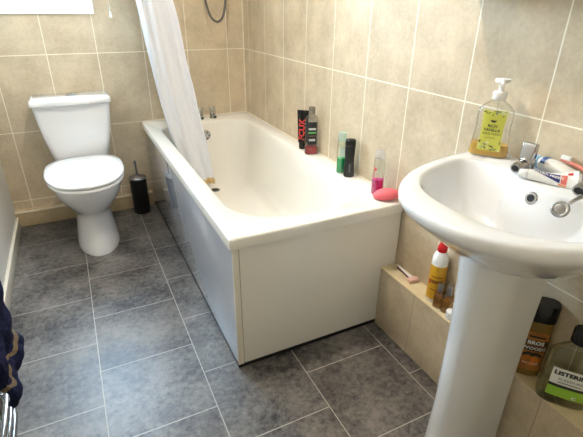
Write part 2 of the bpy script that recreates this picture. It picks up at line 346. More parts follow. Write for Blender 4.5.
# ------------------------------------------------------------------ shower curtain and its rail, shower unit with hose
t = thing('curtain_rail', 'white shower curtain rail above the outer edge of the bath', 'curtain rail', (-.72, 0, 2.02))
link('rail', tube([(0, -.002, 0), (0, -1.72, 0)], .0125, 14), m_white, t, 60); link('wall_flange', tube([(0, -.001, 0), (0, -.014, 0)], .03, 20), m_white, t, 40)
link('ceiling_stay', tube([(0, -1.70, .01), (0, -1.70, H-2.02)], .008, 12), m_white, t, 60)
def curtain():
    b = bmesh.new(); G = []; NU, NV = 168, 48; zt, zb = 1.985, .245
    KN = ((1.985, -.722, .07), (1.6, -.665, .085), (1.234, -.603, .09), (.95, -.570, .092), (.70, -.540, .095), (.553, -.516, .092), (.40, -.488, .088), (.245, -.468, .090))   # height, centre, half width
    for j in range(NV+1):
        v = j/NV; z = zt+(zb-zt)*v
        for (za, ca, ha), (zc, cc, hc) in zip(KN, KN[1:]):
            if zc <= z <= za: q = (za-z)/(za-zc); xc = ca+(cc-ca)*q; hw = ha+(hc-ha)*q
        row = []
        for i in range(NU+1):
            u = i/NU; y = -.10-.20*v*v-(.33-.18*v*v)*u
            ph = u*2*PI*5.25+.12*math.sin(3*v+u*4)
            sn = math.sin(ph); x = xc+(hw-.008)*math.copysign(abs(sn)**.8, sn)*(.72+.28*u)+.007*math.sin(ph*3+2*v+1)*(.3+.7*v)+.006*noise.noise((u*14, v*7, .3))
            y2 = y+.028*math.cos(ph)+.004*noise.noise((u*20, v*9, 2.1))
            y2 += .016*math.sin((x-xc)*2*PI/.058+1.4*v+.6)+.008*math.sin((x-xc)*2*PI/.031-2*v)
            row.append(b.verts.new((x, y2, z+.02*noise.noise((u*6, 1, 7))*v)))
        G.append(row)
    for j in range(NV):
        for i in range(NU):
            f = b.faces.new((G[j][i], G[j][i+1], G[j+1][i+1], G[j+1][i])); f.material_index = 1 if j >= NV-1 else 0
    return b
m = bpy.data.materials.new('white shower curtain'); m.use_nodes = True; nt = m.node_tree; b = nt.nodes['Principled BSDF']
b.inputs['Base Color'].default_value = rgb(248, 248, 251); b.inputs['Roughness'].default_value = .45
tr = nt.nodes.new('ShaderNodeBsdfTranslucent'); tr.inputs[0].default_value = rgb(246, 247, 252); mx = nt.nodes.new('ShaderNodeMixShader'); mx.inputs[0].default_value = .22
nt.links.new(b.outputs[0], mx.inputs[1]); nt.links.new(tr.outputs[0], mx.inputs[2]); nt.links.new(mx.outputs[0], nt.nodes['Material Output'].inputs['Surface'])
tc = nt.nodes.new('ShaderNodeTexCoord'); n = nt.nodes.new('ShaderNodeTexNoise'); n.inputs['Scale'].default_value = 18; n.inputs['Detail'].default_value = 4; bp = nt.nodes.new('ShaderNodeBump'); bp.inputs['Strength'].default_value = .5; bp.inputs['Distance'].default_value = .012
nt.links.new(tc.outputs['Object'], n.inputs['Vector']); nt.links.new(n.outputs['Fac'], bp.inputs['Height']); nt.links.new(bp.outputs['Normal'], b.inputs['Normal'])
t = thing('shower_curtain', 'white shower curtain bunched at the tap end, its hem inside the bath', 'shower curtain', (0, 0, 0))
cu = link('fabric', curtain(), [m, mat('yellowed hem', rgb(226, 196, 140), .6, var=.1)], t, 180)
md = cu.modifiers.new('thickness', 'SOLIDIFY'); md.thickness = .0012
for k in range(6):
    y = -.12-.058*k
    link('curtain_ring', tube([(-.72+.019*math.cos(a), y, 2.013+.023*math.sin(a)) for a in [2*PI*i/20 for i in range(21)]], .002, 8), m_white, t, 180)

t = thing('electric_shower', 'electric shower on the far wall with a looped grey hose', 'shower', (0, 0, 0))
link('casing', box(-.2, -.02, -.085, -.001, 1.55, 1.87, .02, 4), m_white, t, 40); link('dial', tube([(-.11, -.085, 1.68), (-.11, -.105, 1.68)], .035, 28), m_chrome, t, 40)
link('riser_rail', tube([(-.30, -.06, 1.3), (-.30, -.06, 2.05)], .011, 14), m_chrome, t, 60)
for z in (1.32, 2.03): link('rail_bracket', tube([(-.30, -.001, z), (-.30, -.06, z)], .012, 14), m_chrome, t, 60)
link('hand_shower', tube([(-.305, -.09, 1.82), (-.31, -.13, 1.95), (-.31, -.17, 2.0), (-.31, -.19, 1.985)], [.011, .012, .03, .042], 20), m_chrome, t, 60)
link('hose', tube(spline([(-.13, -.05, 1.56), (-.132, -.07, 1.42), (-.142, -.10, 1.27), (-.155, -.12, 1.205), (-.178, -.135, 1.150), (-.212, -.145, 1.127), (-.248, -.145, 1.150), (-.268, -.142, 1.205), (-.280, -.138, 1.27), (-.295, -.12, 1.42), (-.305, -.095, 1.62), (-.305, -.09, 1.83)], 8), .0068, 10), m_hose, t, 180)

# ------------------------------------------------------------------ toilet
TX = -1.075
t = thing('toilet', 'white close-coupled toilet with closed seat lid and cistern', 'toilet', (TX, 0, 0))
def egg(hw, yb, yf, z, n=72, p=2.3):
    if z > .395: hw *= 1.035
    """egg plan: back at yb, front at yf (more negative); widest nearer the back"""
    r = []; yc = yb+(yf-yb)*.43
    for i in range(n):
        a = 2*PI*i/n; c, s = math.cos(a), math.sin(a); q = (3.0 if z > .395 else p) if s > 0 else (2.25 if z > .3 else 2.0)
        x = hw*math.copysign(abs(c)**(2/q), c); y = yc+(yb-yc if s > 0 else yc-yf)*math.copysign(abs(s)**(2/q), s); r.append((x, y, z))
    return r
pan = [egg(.112, -.20, -.612, 0), egg(.113, -.20, -.613, .012), egg(.108, -.20, -.603, .04), egg(.100, -.20, -.585, .10), egg(.093, -.195, -.57, .15), egg(.090, -.19, -.562, .19), egg(.094, -.185, -.565, .212), egg(.110, -.18, -.582, .232), egg(.132, -.17, -.610, .256), egg(.150, -.165, -.636, .285), egg(.163, -.16, -.657, .318), egg(.172, -.16, -.672, .352), egg(.176, -.16, -.680, .376), egg(.176, -.16, -.681, .388), egg(.172, -.163, -.676, .393), egg(.15, -.18, -.65, .394)]
bm = loft(pan); loft([rrect(-.10, .10, -.26, -.062, .30, .03, 6, 3), rrect(-.13, .13, -.25, -.03, .35, .03, 6, 3), rrect(-.14, .14, -.24, -.016, .398, .03, 6, 3)], bm=bm); add_box(bm, -.07, .07, -.3, -.07, .10, .32, .03, 3)
link('pan', bm, m_ceramic, t, 60)
cis = [(.138, -.165, -.02, .40, .04), (.148, -.170, -.014, .415, .035), (.169, -.178, -.01, .52, .03), (.185, -.184, -.01, .62, .028), (.195, -.188, -.01, .719, .026)]
ci = link('cistern', loft([rrect(-a, a, y0, y1, z, r, 8, 6) for a, y0, y1, z, r in cis]), m_ceramic, t, 50)
def lid_ring(a, y0, y1, z, r, bow):
    return [(x, y-(bow*(1-(x/a)**2) if y < (y0+y1)/2 else 0), z) for x, y, z in rrect(-a, a, y0, y1, z, r, 8, 12)]
link('cistern_lid', loft([lid_ring(.186, -.180, -.012, .719, .02, .004), lid_ring(.186, -.180, -.012, .7225, .02, .004), lid_ring(.203, -.200, -.008, .723, .02, .012), lid_ring(.204, -.202, -.008, .726, .02, .014), lid_ring(.204, -.202, -.008, .737, .02, .014), lid_ring(.201, -.198, -.01, .752, .02, .014), lid_ring(.19, -.186, -.016, .759, .02, .012)]), m_ceramic, ci, 50)
bm = loft([sell(.027, .019, 0, 2.6), sell(.027, .019, .005, 2.6), sell(.024, .016, .0075, 2.6)]); bm.transform(Matrix.Translation((.01, -.1, .7585))); p = link('flush_button', bm, m_steel, ci, 40)
bm = box(.009, .011, -.115, -.085, .7655, .7668); link('button_split', bm, m_dark, p, 0)
link('seat', loft([egg(.176, -.20, -.690, .3955), egg(.184, -.195, -.699, .398), egg(.185, -.195, -.700, .408), egg(.182, -.198, -.697, .4115)]), m_seat, t, 50)
link('seat_lid', loft([egg(.184, -.193, -.698, .4165), egg(.187, -.19, -.702, .4185), egg(.188, -.19, -.703, .426), egg(.184, -.193, -.699, .433), egg(.15, -.22, -.655, .438), egg(.06, -.33, -.5, .440)]), m_seat, t, 60)
for s in (-1, 1): link('seat_hinge', tube([(s*.055, -.195, .412), (s*.095, -.195, .412)], .012, 16), m_seat, t, 60)
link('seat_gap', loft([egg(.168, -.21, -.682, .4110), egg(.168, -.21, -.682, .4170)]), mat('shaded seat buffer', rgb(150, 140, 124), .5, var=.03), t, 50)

t = thing('toilet_brush', 'black cylindrical toilet brush holder with steel lid and handle', 'toilet brush', (-.789, -.125, 0)); t.scale = (1.12, 1.12, 1.02)
link('canister', lathe([(.043, 0), (.045, .003), (.045, .222), (.043, .224)], 36), m_black, t, 40)
link('lid', lathe([(.0455, .2245), (.0465, .227), (.0465, .233), (.042, .237), (.014, .241), (.012, .25)], 36), m_steel, t, 40)
link('handle', tube([(0, 0, .245), (-.001, 0, .30), (-.003, 0, .338)], [.0065, .006, .0065], 14), m_chrome, t, 60)

# ------------------------------------------------------------------ basin on its pedestal
YB = -2.283; ZB = .85
t = thing('washbasin', 'white ceramic washbasin on a white pedestal against the tiled wall', 'washbasin', (0, YB, 0))
def polar(inside, cx, cy, z, n=112):
    r = []
    for i in range(n):
        a = 2*PI*i/n; lo, hi = 0, .8
        for _ in range(32):
            m_ = (lo+hi)/2
            if inside(cx+m_*math.cos(a), cy+m_*math.sin(a)): lo = m_
            else: hi = m_
        r.append((cx+lo*math.cos(a), cy+lo*math.sin(a), z))
    return r
def outer(sx, sy, z, x_back=-.002, r=.03):
    a, b = .475*sx, .283*sy
    def ins(x, y):
        if x > x_back: return False
        if (abs(x)/a)**2.3+(abs(y)/b)**2.3 > 1: return False
        return True
    return polar(ins, -.19*sx, 0, z)
def inner(k, z, dx=0, bump=1.0):
    def ins(x, y):
        X, Y = (x+.25-dx)/k-.25, y/k
        return X < -.104-bump*.040*max(0, 1-(abs(Y)/.115)**2.6)-.035*(abs(Y)/.24)**6 and (abs(X)/.404)**2.7+(abs(Y)/.246)**2.7 < 1      # the tap platform bulges into the bowl
    return polar(ins, -.25+dx, 0, z)
Z = lambda k: ZB-.83+k
rings = [outer(.5, .42, Z(.664)), outer(.62, .54, Z(.674)), outer(.74, .66, Z(.704)), outer(.85, .80, Z(.745)), outer(.93, .91, Z(.776)), outer(.978, .972, Z(.795)), outer(.998, .998, Z(.808)), outer(1, 1, Z(.817)), outer(.997, .997, Z(.824)), outer(.988, .988, Z(.8285)), outer(.975, .975, ZB)]
rings += [inner(1.025, ZB), inner(1.005, Z(.8287)), inner(.988, Z(.824)), inner(.965, Z(.815)), inner(.92, Z(.795), -.003), inner(.82, Z(.758), -.006, bump=.9), inner(.68, Z(.724), -.004, bump=.6), inner(.48, Z(.700), 0, bump=.2), inner(.25, Z(.688), 0, bump=0), inner(.1, Z(.687), 0, bump=0)]
link('basin', loft(rings), m_ceramic, t, 60)
def ped(z, wy, x0, x1):       # D-shaped column: rounded front, straight cheeks running back
    P = []; n = 36
    for i in range(n+1):
        a = PI/2+PI*i/n; c, q = math.cos(a), math.sin(a)
        P.append((x0+.1+.1*math.copysign(abs(c)**(2/2.2), c), wy*math.copysign(abs(q)**(2/2.2), q), z))
    for k in range(1, 7): P.append(((x0+.1)+(x1-x0-.1)*k/7, -wy, z))
    P += [(x1, -wy*(1-2*k/8), z) for k in range(9)]
    for k in range(1, 7): P.append((x1+((x0+.1)-x1)*k/7, wy, z))
    return P
PED = bmesh.new(); loft([ped(0, .066, -.290, -.09), ped(.012, .067, -.292, -.09), ped(.03, .065, -.288, -.09), ped(.2, .063, -.282, -.09), ped(.45, .065, -.284, -.09), ped(.6, .070, -.290, -.09), ped(.696, .076, -.298, -.09)], bm=PED)
PED.transform(Matrix.Translation((0, .020, 0))); link('pedestal', PED, m_ceramic, t, 50)
tl = lever_tap(t, (-.068, .098, ZB-.0005), -PI/2+.12, 1.0); lever_tap(t, (-.066, -.062, ZB-.0005), -PI/2+.1, 1.05)
bm = lathe([(.014, 0), (.015, .002), (.013, .0045), (.009, .0045)], 24); bm.transform(Matrix.Translation((-.1500, .008, .824)) @ Matrix.Rotation(-PI/2+.34, 4, 'Y')); p = link('overflow_ring', bm, m_chrome, t, 40)
bm = lathe([(.0088, .0035), (.0088, .0051)], 20); bm.transform(Matrix.Translation((-.1500, .008, .824)) @ Matrix.Rotation(-PI/2+.34, 4, 'Y')); link('overflow_hole', bm, m_dark, p, 0)
bm = lathe([(.03, 0), (.031, .003), (.022, .004), (.02, .002)], 28); bm.transform(Matrix.Translation((-.252, 0, .7075))); link('waste', bm, m_chrome, t, 40)

t = thing('sink_plug', 'round chrome basin plug hanging below the right-hand basin tap', 'plug', (-.172, -2.357, .835)); t.scale = (0.78, 0.78, 0.78)
mt = Matrix.Rotation(-.95, 4, 'Y') @ Matrix.Rotation(.25, 4, 'X')
bm = lathe([(.017, -.006), (.0185, .0), (.0225, .003), (.0225, .0075), (.019, .009), (.0165, .0082), (.004, .008)], 28); bm.transform(mt); link('plug_disc', bm, m_chrome, t, 40)
bm = lathe([(.0135, .0083), (.0135, .0094), (.012, .0098)], 28); bm.transform(mt); link('plug_face', bm, m_steel, t, 40)
bm = lathe([(.0215, -.0005), (.0232, .001), (.0232, .0025), (.022, .003)], 28); bm.transform(mt); link('rubber_seal', bm, m_dark, t, 40)
link('stem', tube(spline([(.004, .0, -.004), (.026, -.008, .02), (.05, -.014, .031), (.066, -.019, .033)], 6), .0052, 12), m_chrome, t, 60)

# ------------------------------------------------------------------ towel radiator and towel
t = thing('towel_radiator', 'chrome ladder towel radiator with curved bars on the left wall', 'radiator', (-1.5, -1.83, 0))
for y in (-.255, .235): link('post', tube([(.055, y, .09), (.055, y, .82)], .014, 16), m_chrome, t, 60)
for k, z in enumerate((.125, .165, .205, .50, .54, .58, .70, .74, .78)):
    link('bar', tube([(.055+.062*math.sqrt(max(0, 1-s**4)), -.01+.245*s, z) for s in [math.sin(-PI/2+PI*i/28) for i in range(29)]], .0085, 12), m_chrome, t, 60)
for y in (-.255, .235):
    for z in (.15, .76): link('wall_bracket', tube([(.001, y, z), (.055, y, z)], .008, 12), m_chrome, t, 60)
link('valve', tube([(.055, .235, .1), (.055, .235, .05), (.055, .235, .001)], [.012, .011, .008], 14), m_chrome, t, 60)
def towel():
    b = bmesh.new(); prof = []
    xb, xf, zt = .028, .150, .795
    for k in range(14): prof.append((xb, .40+(zt-.40)*k/14))
    for k in range(9): a = PI-PI*k/8; prof.append(((xb+xf)/2+(xf-xb)/2*math.cos(a), zt+(xf-xb)/2*math.sin(a)))
    for k in range(1, 40): prof.append((xf, zt-(zt-.328)*k/39))
    G = []; NU = 60
    for j, (x, z) in enumerate(prof):
        row = []
        for i in range(NU+1):
            u = i/NU; y = -.050+.215*u; front = j > 20
            q = max(0, (zt-z)/.6) if front else 0
            dx = q*.012*math.sin(u*2*PI*1.4+1.0+.8*math.sin(z*9))+.020*math.exp(-((z-.362)/.022)**2)+.012*math.exp(-((z-.455)/.03)**2)+.016*math.exp(-((z-.55)/.04)**2)+.007*noise.noise((u*9, z*16, 4.2))
            yy = y+q*.01*math.sin(z*22+1)+.018*math.exp(-((z-.362)/.03)**2)*(u-.3)
            row.append(b.verts.new((x+(max(dx, -.008) if front else 0), yy, z+q*.03*noise.noise((u*4, .5, 9)))))
        G.append(row)
    for j in range(len(G)-1):
        for i in range(NU):
            f = b.faces.new((G[j][i], G[j][i+1], G[j+1][i+1], G[j+1][i])); f.material_index = 1 if j in range(len(G)-6, len(G)-5) else 0
    return b
m_tow = mat('navy terry cloth', rgb(38, 42, 72), .95, var=.35, vscale=60, bump=1.0, bscale=240, spec=.1)
t = thing('towel', 'dark navy towel hanging over the towel radiator', 'towel', (-1.5, -1.83, 0))
o = link('towel_cloth', towel(), [m_tow, mat('tan woven stripe', rgb(110, 92, 66), .9, var=.2, vscale=50, bump=.5, bscale=240)], t, 180)
md = o.modifiers.new('thickness', 'SOLIDIFY'); md.thickness = .016; md.offset = 1

# ------------------------------------------------------------------ things on the bath rim
ZR = HT+.0005
def rot_to_cam(x, y, extra=0): return FACE_CAM(x, y)+extra
# black tube with red lettering, standing on its cap
x, y = -.040, -.925
B = Bottle([(0, .016, .016, 2), (.006, .017, .017, 2), (.03, .0175, .017, 2), (.031, .0225, .0185, 2), (.06, .0235, .018, 2), (.12, .026, .012, 2.2), (.17, .0285, .004, 2.4), (.185, .029, .0018, 3)])
t = thing('shower_gel_tube', 'black squeeze tube with red lettering on the bath rim', 'tube', (x, y, ZR), rot_to_cam(x, y, -.25)); t.scale = (1.05, 1.05, 1.06)
link('tube_body', B.body(.031, .185), m_blackg, t, 60); link('cap', B.body(0, .03), m_blackg, t, 50)
m_red = mat('red print', rgb(205, 52, 44), .5, var=.03)
link('lettering', B.text('FCUK', .040, 0.0, .094, rot=PI/2, bold=.0012), m_red, t, 0)
# clear bottle, black label, red liquid
x, y = -.043, -1.022
B = Bottle([(0, .026, .017, 3), (.004, .0285, .019, 3.2), (.15, .0285, .019, 3.2), (.165, .026, .0175, 2.8), (.176, .016, .013, 2.2), (.181, .0125, .0125, 2)])
t = thing('shower_gel_bottle', 'clear bottle with a black label and dark red gel on the bath rim', 'bottle', (x, y, ZR), rot_to_cam(x, y, .2)); t.scale = (1.1, 1.05, 1.1)
m_clear = clear('clear plastic', (.90, .92, .92, 1), .10)
link('bottle_body', B.body(), clear('smoky clear plastic', (.80, .80, .78, 1), .06), t, 60)
link('gel', B.body(.003, .034, .0018), mat('dark red gel', rgb(190, 20, 36), .15, var=.05), t, 60)
bm = B.patch(-.021, .021, .045, .148); link('label', bm, mat('black paper label', rgb(22, 20, 22), .4, var=.1), t, 60)
bm = B.patch(-.016, .016, .113, .121, .0012, mi=0); B.patch(-.017, .017, .097, .104, .0012, bm=bm, mi=1); B.patch(-.014, .014, .084, .088, .0012, bm=bm, mi=2); B.patch(-.014, .014, .063, .073, .0012, bm=bm, mi=0)
link('label_print', bm, [mat('grey print', rgb(190, 190, 190), .5, var=.02), mat('green print', rgb(90, 170, 80), .5, var=.02), mat('brown print', rgb(120, 80, 60), .5, var=.02)], t, 60)
link('cap', lathe([(.0135, .1815), (.0145, .184), (.0145, .207), (.013, .210)], 28), clear('clear smoky cap', (.5, .48, .46, 1), .2), t, 40)
# green bottle: clear top, green liquid
x, y = -.052, -1.318
B = Bottle([(0, .018, .014, 2.6), (.003, .020, .016, 2.8), (.115, .020, .016, 2.8), (.128, .0185, .015, 2.6), (.132, .0165, .014, 2.4)])
t = thing('shampoo_bottle', 'slim clear bottle of green liquid on the bath rim', 'bottle', (x, y, ZR), rot_to_cam(x, y, .15)); t.scale = (1.0, 1.0, 1.1)
link('bottle_body', B.body(), clear('mint clear plastic', (.90, .97, .93, 1), .05), t, 60)
link('liquid', B.body(.003, .062, .0015), mat('green liquid', rgb(14, 160, 92), .2, var=.05), t, 60)
link('label', B.patch(-.012, .012, .07, .11), mat('pale green label', rgb(205, 222, 206), .4, var=.03), t, 60)
link('cap', loft([sell(.0168, .0142, .1325, 2.4), sell(.0182, .0155, .134, 2.6), sell(.0182, .0155, .160, 2.6), sell(.015, .012, .165, 2.4)]), clear('frosted mint cap', (.80, .93, .87, 1), .1, .2, .3), t, 50)
# black bottle
x, y = -.046, -1.372
B = Bottle([(0, .019, .014, 2.4), (.004, .022, .016, 2.6), (.03, .0225, .0165, 2.6), (.06, .0195, .015, 2.6), (.075, .0192, .0148, 2.6), (.10, .021, .0155, 2.6), (.124, .0215, .0155, 2.6)])
t = thing('conditioner_bottle', 'matt black waisted bottle beside the green one on the bath rim', 'bottle', (x, y, ZR), rot_to_cam(x, y, .1)); t.scale = (1.02, 1.0, 1.1)
link('bottle_body', B.body(), m_black, t, 60); link('cap', loft([sell(.0215, .0155, .1245, 2.6), sell(.022, .016, .127, 2.6), sell(.0215, .0155, .146, 2.6), sell(.016, .011, .151, 2.4)]), m_blackg, t, 50)
bm = B.patch(-.002, .003, .02, .055, nx=3); link('label_print', bm, mat('grey fine print', rgb(110, 112, 112), .5, var=.1), t, 60)
# clear bottle with pink liquid
x, y = -.050, -1.583
B = Bottle([(0, .020, .015, 2.6), (.003, .0222, .017, 2.8), (.05, .0222, .017, 2.8), (.12, .0205, .016, 2.6), (.135, .018, .0145, 2.4)])
t = thing('body_wash_bottle', 'clear bottle half full of magenta liquid behind the pink scrubber', 'bottle', (x, y, ZR), rot_to_cam(x, y, .1)); t.scale = (1.04, 1.0, 1.07)
link('bottle_body', B.body(), m_clear, t, 60); link('liquid', B.body(.003, .057, .0015), mat('magenta liquid', rgb(238, 36, 140), .15, var=.06), t, 60)
link('cap', loft([sell(.0178, .0142, .1355, 2.4), sell(.019, .0155, .137, 2.5), sell(.0175, .0145, .158, 2.4), sell(.012, .010, .165, 2.2)]), clear('frosted clear cap', (.93, .92, .92, 1), .12, .2, .18), t, 50)
bm = B.blob(-.013, .098, .004, .005); B.patch(-.0185, -.0165, .065, .112, nx=2, bm=bm); link('label_print', bm, m_red, t, 0)
# pink scrubber
t = thing('scrubber', 'coral pink oval silicone scrubber on the near corner of the bath', 'scrubber', (-.052, -1.648, ZR), FACE_CAM(-.052, -1.648)+.05); t.scale = (1.16, 1.1, 1.25)
B = Bottle([(0, .030, .018, 2), (.004, .040, .023, 2.1), (.011, .0445, .026, 2.1), (.018, .042, .025, 2.1), (.026, .033, .019, 2), (.031, .020, .011, 2), (.0325, .008, .005, 2)])
bm = B.body(); bm.transform(Matrix.Rotation(-.12, 4, 'Y')); bm.transform(Matrix.Translation((0, 0, .0035)))
link('pad', bm, mat('coral silicone', rgb(242, 112, 122), .45, var=.04, bump=.2, bscale=300), t, 60)

# ------------------------------------------------------------------ things on the basin
x, y = -.052, -2.052
t = thing('soap_dispenser', 'clear pump bottle of yellow hand soap on the back of the basin', 'soap dispenser', (x, y, ZB+.0005), rot_to_cam(x, y, -.1)); t.scale = (1.0, 1.0, 1.03)
B = Bottle([(0, .046, .021, 3.2), (.003, .050, .024, 3.2), (.01, .051, .025, 3.2), (.035, .047, .0235, 3), (.075, .044, .022, 2.8), (.105, .0455, .0215, 2.8), (.12, .044, .021, 2.7), (.132, .034, .019, 2.4), (.142, .018, .0155, 2.1), (.146, .0145, .0145, 2)])
link('bottle_body', B.body(), clear('clear soap bottle', (.96, .965, .95, 1), .08), t, 60)
link('soap', B.body(.003, .033, .0016), mat('amber liquid soap', rgb(226, 178, 62), .15, var=.05), t, 60)
lab = link('label', B.patch(-.029, .032, .018, .122, nx=18, nz=16, shape=lambda v: 1.0-.12*math.sin(v*PI)), mat('lime yellow label', rgb(214, 214, 92), .4, var=.04, vscale=60), t, 60)
m_ink = mat('dark print', rgb(40, 44, 40), .5, var=.05)
bm = B.text('RICH', .0105, .001, .082, bold=.0002); B.text('VANILLA', .0105, .001, .072, bold=.0002, bm=bm); B.text('HAND WASH', .0075, .001, .062, bm=bm); B.text('bee & honey', .005, .001, .052, bm=bm)
B.blob(0.001, .0945, .005, .003, bm=bm); B.blob(-.004, .0955, .003, .0016, rot=-.5, bm=bm); B.blob(.006, .0955, .003, .0016, rot=.5, bm=bm)
link('label_print', bm, m_ink, lab, 0)
rr = random.Random(3); FL = [mat('olive leaf print', rgb(126, 140, 76), .5, var=.1), mat('grey leaf print', rgb(160, 166, 150), .5, var=.1), m_ink, mat('pale flower print', rgb(238, 236, 210), .5, var=.02)]
for z0, z1, num in ((.108, .12, 17), (.02, .043, 20)):
    bm = bmesh.new()
    for k in range(num): B.blob(rr.uniform(-.026, .029), rr.uniform(z0, z1), rr.uniform(.002, .005), rr.uniform(.001, .002), off=.001+.00001*k, rot=rr.uniform(-1.5, 1.5), bm=bm, mi=rr.choice((0, 0, 1, 2, 3)))
    link('label_flowers', bm, FL, lab, 0)
pm = link('pump', lathe([(.0165, .1465), (.0175, .148), (.0175, .163), (.016, .166), (.0085, .167), (.0065, .17), (.0065, .186)], 30), m_white, t, 40)
bm = lathe([(.0085, .186), (.018, .189), (.0195, .194), (.018, .197)], 30); tube([(0, 0, .192), (.003, -.016, .192), (.005, -.032, .190), (.006, -.038, .186)], [.006, .006, .005, .0045], 12, bm=bm); link('pump_head', bm, m_white, pm, 50)
link('dip_tube', tube([(0, 0, .147), (.004, .004, .08), (.008, .008, .012)], .0022, 8), clear('clear dip tube', (.9, .92, .9, 1), .1), pm, 60)

# toothpaste tube, crimped end towards the left tap
def TILT(q, y, z, r0, w1):        # the crimped end leans on its edge, face towards the room
    f = .62*q; hw = r0+(w1-r0)*q; hh = max(.0012, r0*(1-q**1.5)); zc = math.hypot(hw*math.sin(f), hh*math.cos(f))
    return (y*math.cos(f)-z*math.sin(f), zc+y*math.sin(f)+z*math.cos(f))
def flat_tube(name, label, p0, p1, r0, w1, cols, zrest, roll=0):
    p0, p1 = Vector(p0), Vector(p1); L = (p1-p0).length; a = math.atan2((p1-p0).y, (p1-p0).x)
    t = thing(name, label, 'toothpaste', (p0.x, p0.y, zrest), a)
    n = 24; R = []; T = lambda q, y, z: TILT(q, y, z, r0, w1)
    for k in range(13):
        s = k/12; hw = r0+(w1-r0)*s; hh = max(.0012, r0*(1-s**1.5))
        R.append([(s*L,)+T(s, y, z) for y, z, _ in sell(hw, hh, 0, 2.2, n)])
    return t, R, L
t, R, L = flat_tube('toothpaste_tube', 'white toothpaste tube with a navy label and orange edges beside the taps', (-.117, -2.228, 0), (-.060, -2.312, 0),   .0125, .028, None, ZB+.0005)
HWS = lambda s: .0125+.0155*s
HHS = lambda s: max(.0012, .0125*(1-s**1.5))
TOP = lambda s, y: HHS(s)*(1-min(.98, abs(y)/HWS(s))**2.2)**(1/2.2)
body = link('tube_body', loft(R), m_white, t, 60)
def strip(s0, s1, y0, y1, off, bm=None, mi=0, y0b=None, y1b=None):
    b = bmesh.new(); G = []
    for i in range(13):
        q = i/12; s = s0+(s1-s0)*q; row = []; ya = y0+((y0 if y0b is None else y0b)-y0)*q; yb = y1+((y1 if y1b is None else y1b)-y1)*q
        for j in range(7): y = (ya+(yb-ya)*j/6)*HWS(s); row.append(b.verts.new((s*L,)+TILT(s, y, TOP(s, y)+off, .0125, .028)))
        G.append(row)
    for i in range(12):
        for j in range(6): b.faces.new((G[i][j], G[i+1][j], G[i+1][j+1], G[i][j+1]))
    for f in b.faces: f.material_index = mi
    if bm is None: bm = bmesh.new()
    merge(bm, b); return bm
m_navy = mat('navy print', rgb(40, 50, 122), .4, var=.05); m_orange = mat('orange print', rgb(240, 126, 50), .4, var=.05)
lab = link('label', strip(.12, .66, -.25, .25, .0007, y0b=-.75, y1b=.45), m_navy, body, 60)
bm = strip(.03, .28, .5, .8, .0006); link('upper_stripe', bm, m_orange, body, 60); link('end_panel', strip(.68, .80, -.75, .45, .0006), mat('coral print', rgb(232, 120, 110), .4, var=.03), body, 60); link('lower_stripe', strip(.64, .8, -.95, -.82, .0006), m_orange, body, 60); link('corner_mark', strip(.80, .90, .5, .8, .0006), m_red, body, 60)
vs, fs = text2d('EXTRA FRESH', .0105, .0004); b = bmesh.new(); V = []
for X, Y in vs:
    px, py = L*.41+X, -.002+Y; V.append(b.verts.new((px,)+TILT(px/L, py, TOP(px/L, py)+.0013, .0125, .028)))
for f in fs:
    try: b.faces.new([V[i] for i in f])
    except ValueError: pass
link('label_lettering', b, m_white, lab, 0)
link('cap', loft([[(x, y, .0125+z) for y, z, _ in sell(r, r, 0, 2, 20)] for r, x in ((.0105, -.001), (.0115, -.003), (.0095, -.018), (.008, -.0195))]), m_white, t, 50)
# second white tube behind it, with blue cap
t = thing('hand_cream_tube', 'white tube with a blue cap lying behind the toothpaste', 'tube', (-.026, -2.192, ZB+.0005), -PI/2+.03)
k = 1.45
link('tube_body', loft([[(x*k, y*k, (.012+dz)*k+z*k) for y, z, _ in sell(w_, h_, 0, 2.2, 22)] for x, w_, h_, dz in ((0, .0095, .0095, 0), (.004, .0115, .0115, 0), (.03, .0125, .011, 0), (.06, .0145, .007, -.004), (.085, .0155, .0015, -.0095))]), m_white, t, 60)
link('cap', loft([[(x*k, y*k, (.012+z)*k) for y, z, _ in sell(r, r, 0, 2, 22)] for r, x in ((.0095, -.001), (.011, -.002), (.0105, -.010), (.009, -.012))]), mat('pale blue cap', rgb(150, 190, 214), .3, var=.03), t, 50)
link('label_print', loft([[(x*k, y*k, (.012+z)*k) for y, z, _ in [q for q in sell(.0128, .0122, 0, 2.2, 22)][1:11]] for x in (.006, .014)], False, False, closed=False), mat('blue print', rgb(60, 90, 150), .4, var=.05), t, 60)
# pink toothbrush
t = thing('toothbrush', 'pink toothbrush lying along the wall behind the right tap', 'toothbrush', (-.010, -2.262, ZB+.030), -PI/2+.02)
link('brush_handle', tube(spline([(-.03, .0, .006), (0, 0, .003), (.05, .0, -.006), (.10, 0, -.016), (.14, 0, -.024)], 5), [.0035+.0018*math.sin(i/20*PI) for i in range(21)], 12), mat('pink plastic', rgb(226, 140, 124), .3, var=.04), t, 60)
link('bristles', box(-.03, -.006, -.004, .004, .008, .018, .001), m_white, t, 30)

# ------------------------------------------------------------------ things on the ledge
ZL = .280
t = thing('razor', 'white and maroon disposable razor lying against the wall on the ledge', 'razor', (-.014, -1.722, ZL+.003), -PI/2-.12); t.scale = (1.1, 1.2, 1.2)
bm = tube(spline([(0, 0, .002), (.03, 0, .003), (.07, 0, .004), (.088, 0, .007)], 5), [.0045]*16, 10); link('razor_handle', bm, m_white, t, 60)
link('grip_strip', box(.002, .078, -.0062, -.0038, -.002, .004, .0008), mat('maroon grip', rgb(96, 30, 40), .4, var=.05), t, 30)
link('razor_head', box(.086, .106, -.019, .015, -.0015, .011, .003), mat('pale pink plastic', rgb(226, 186, 176), .4, var=.05), t, 40)
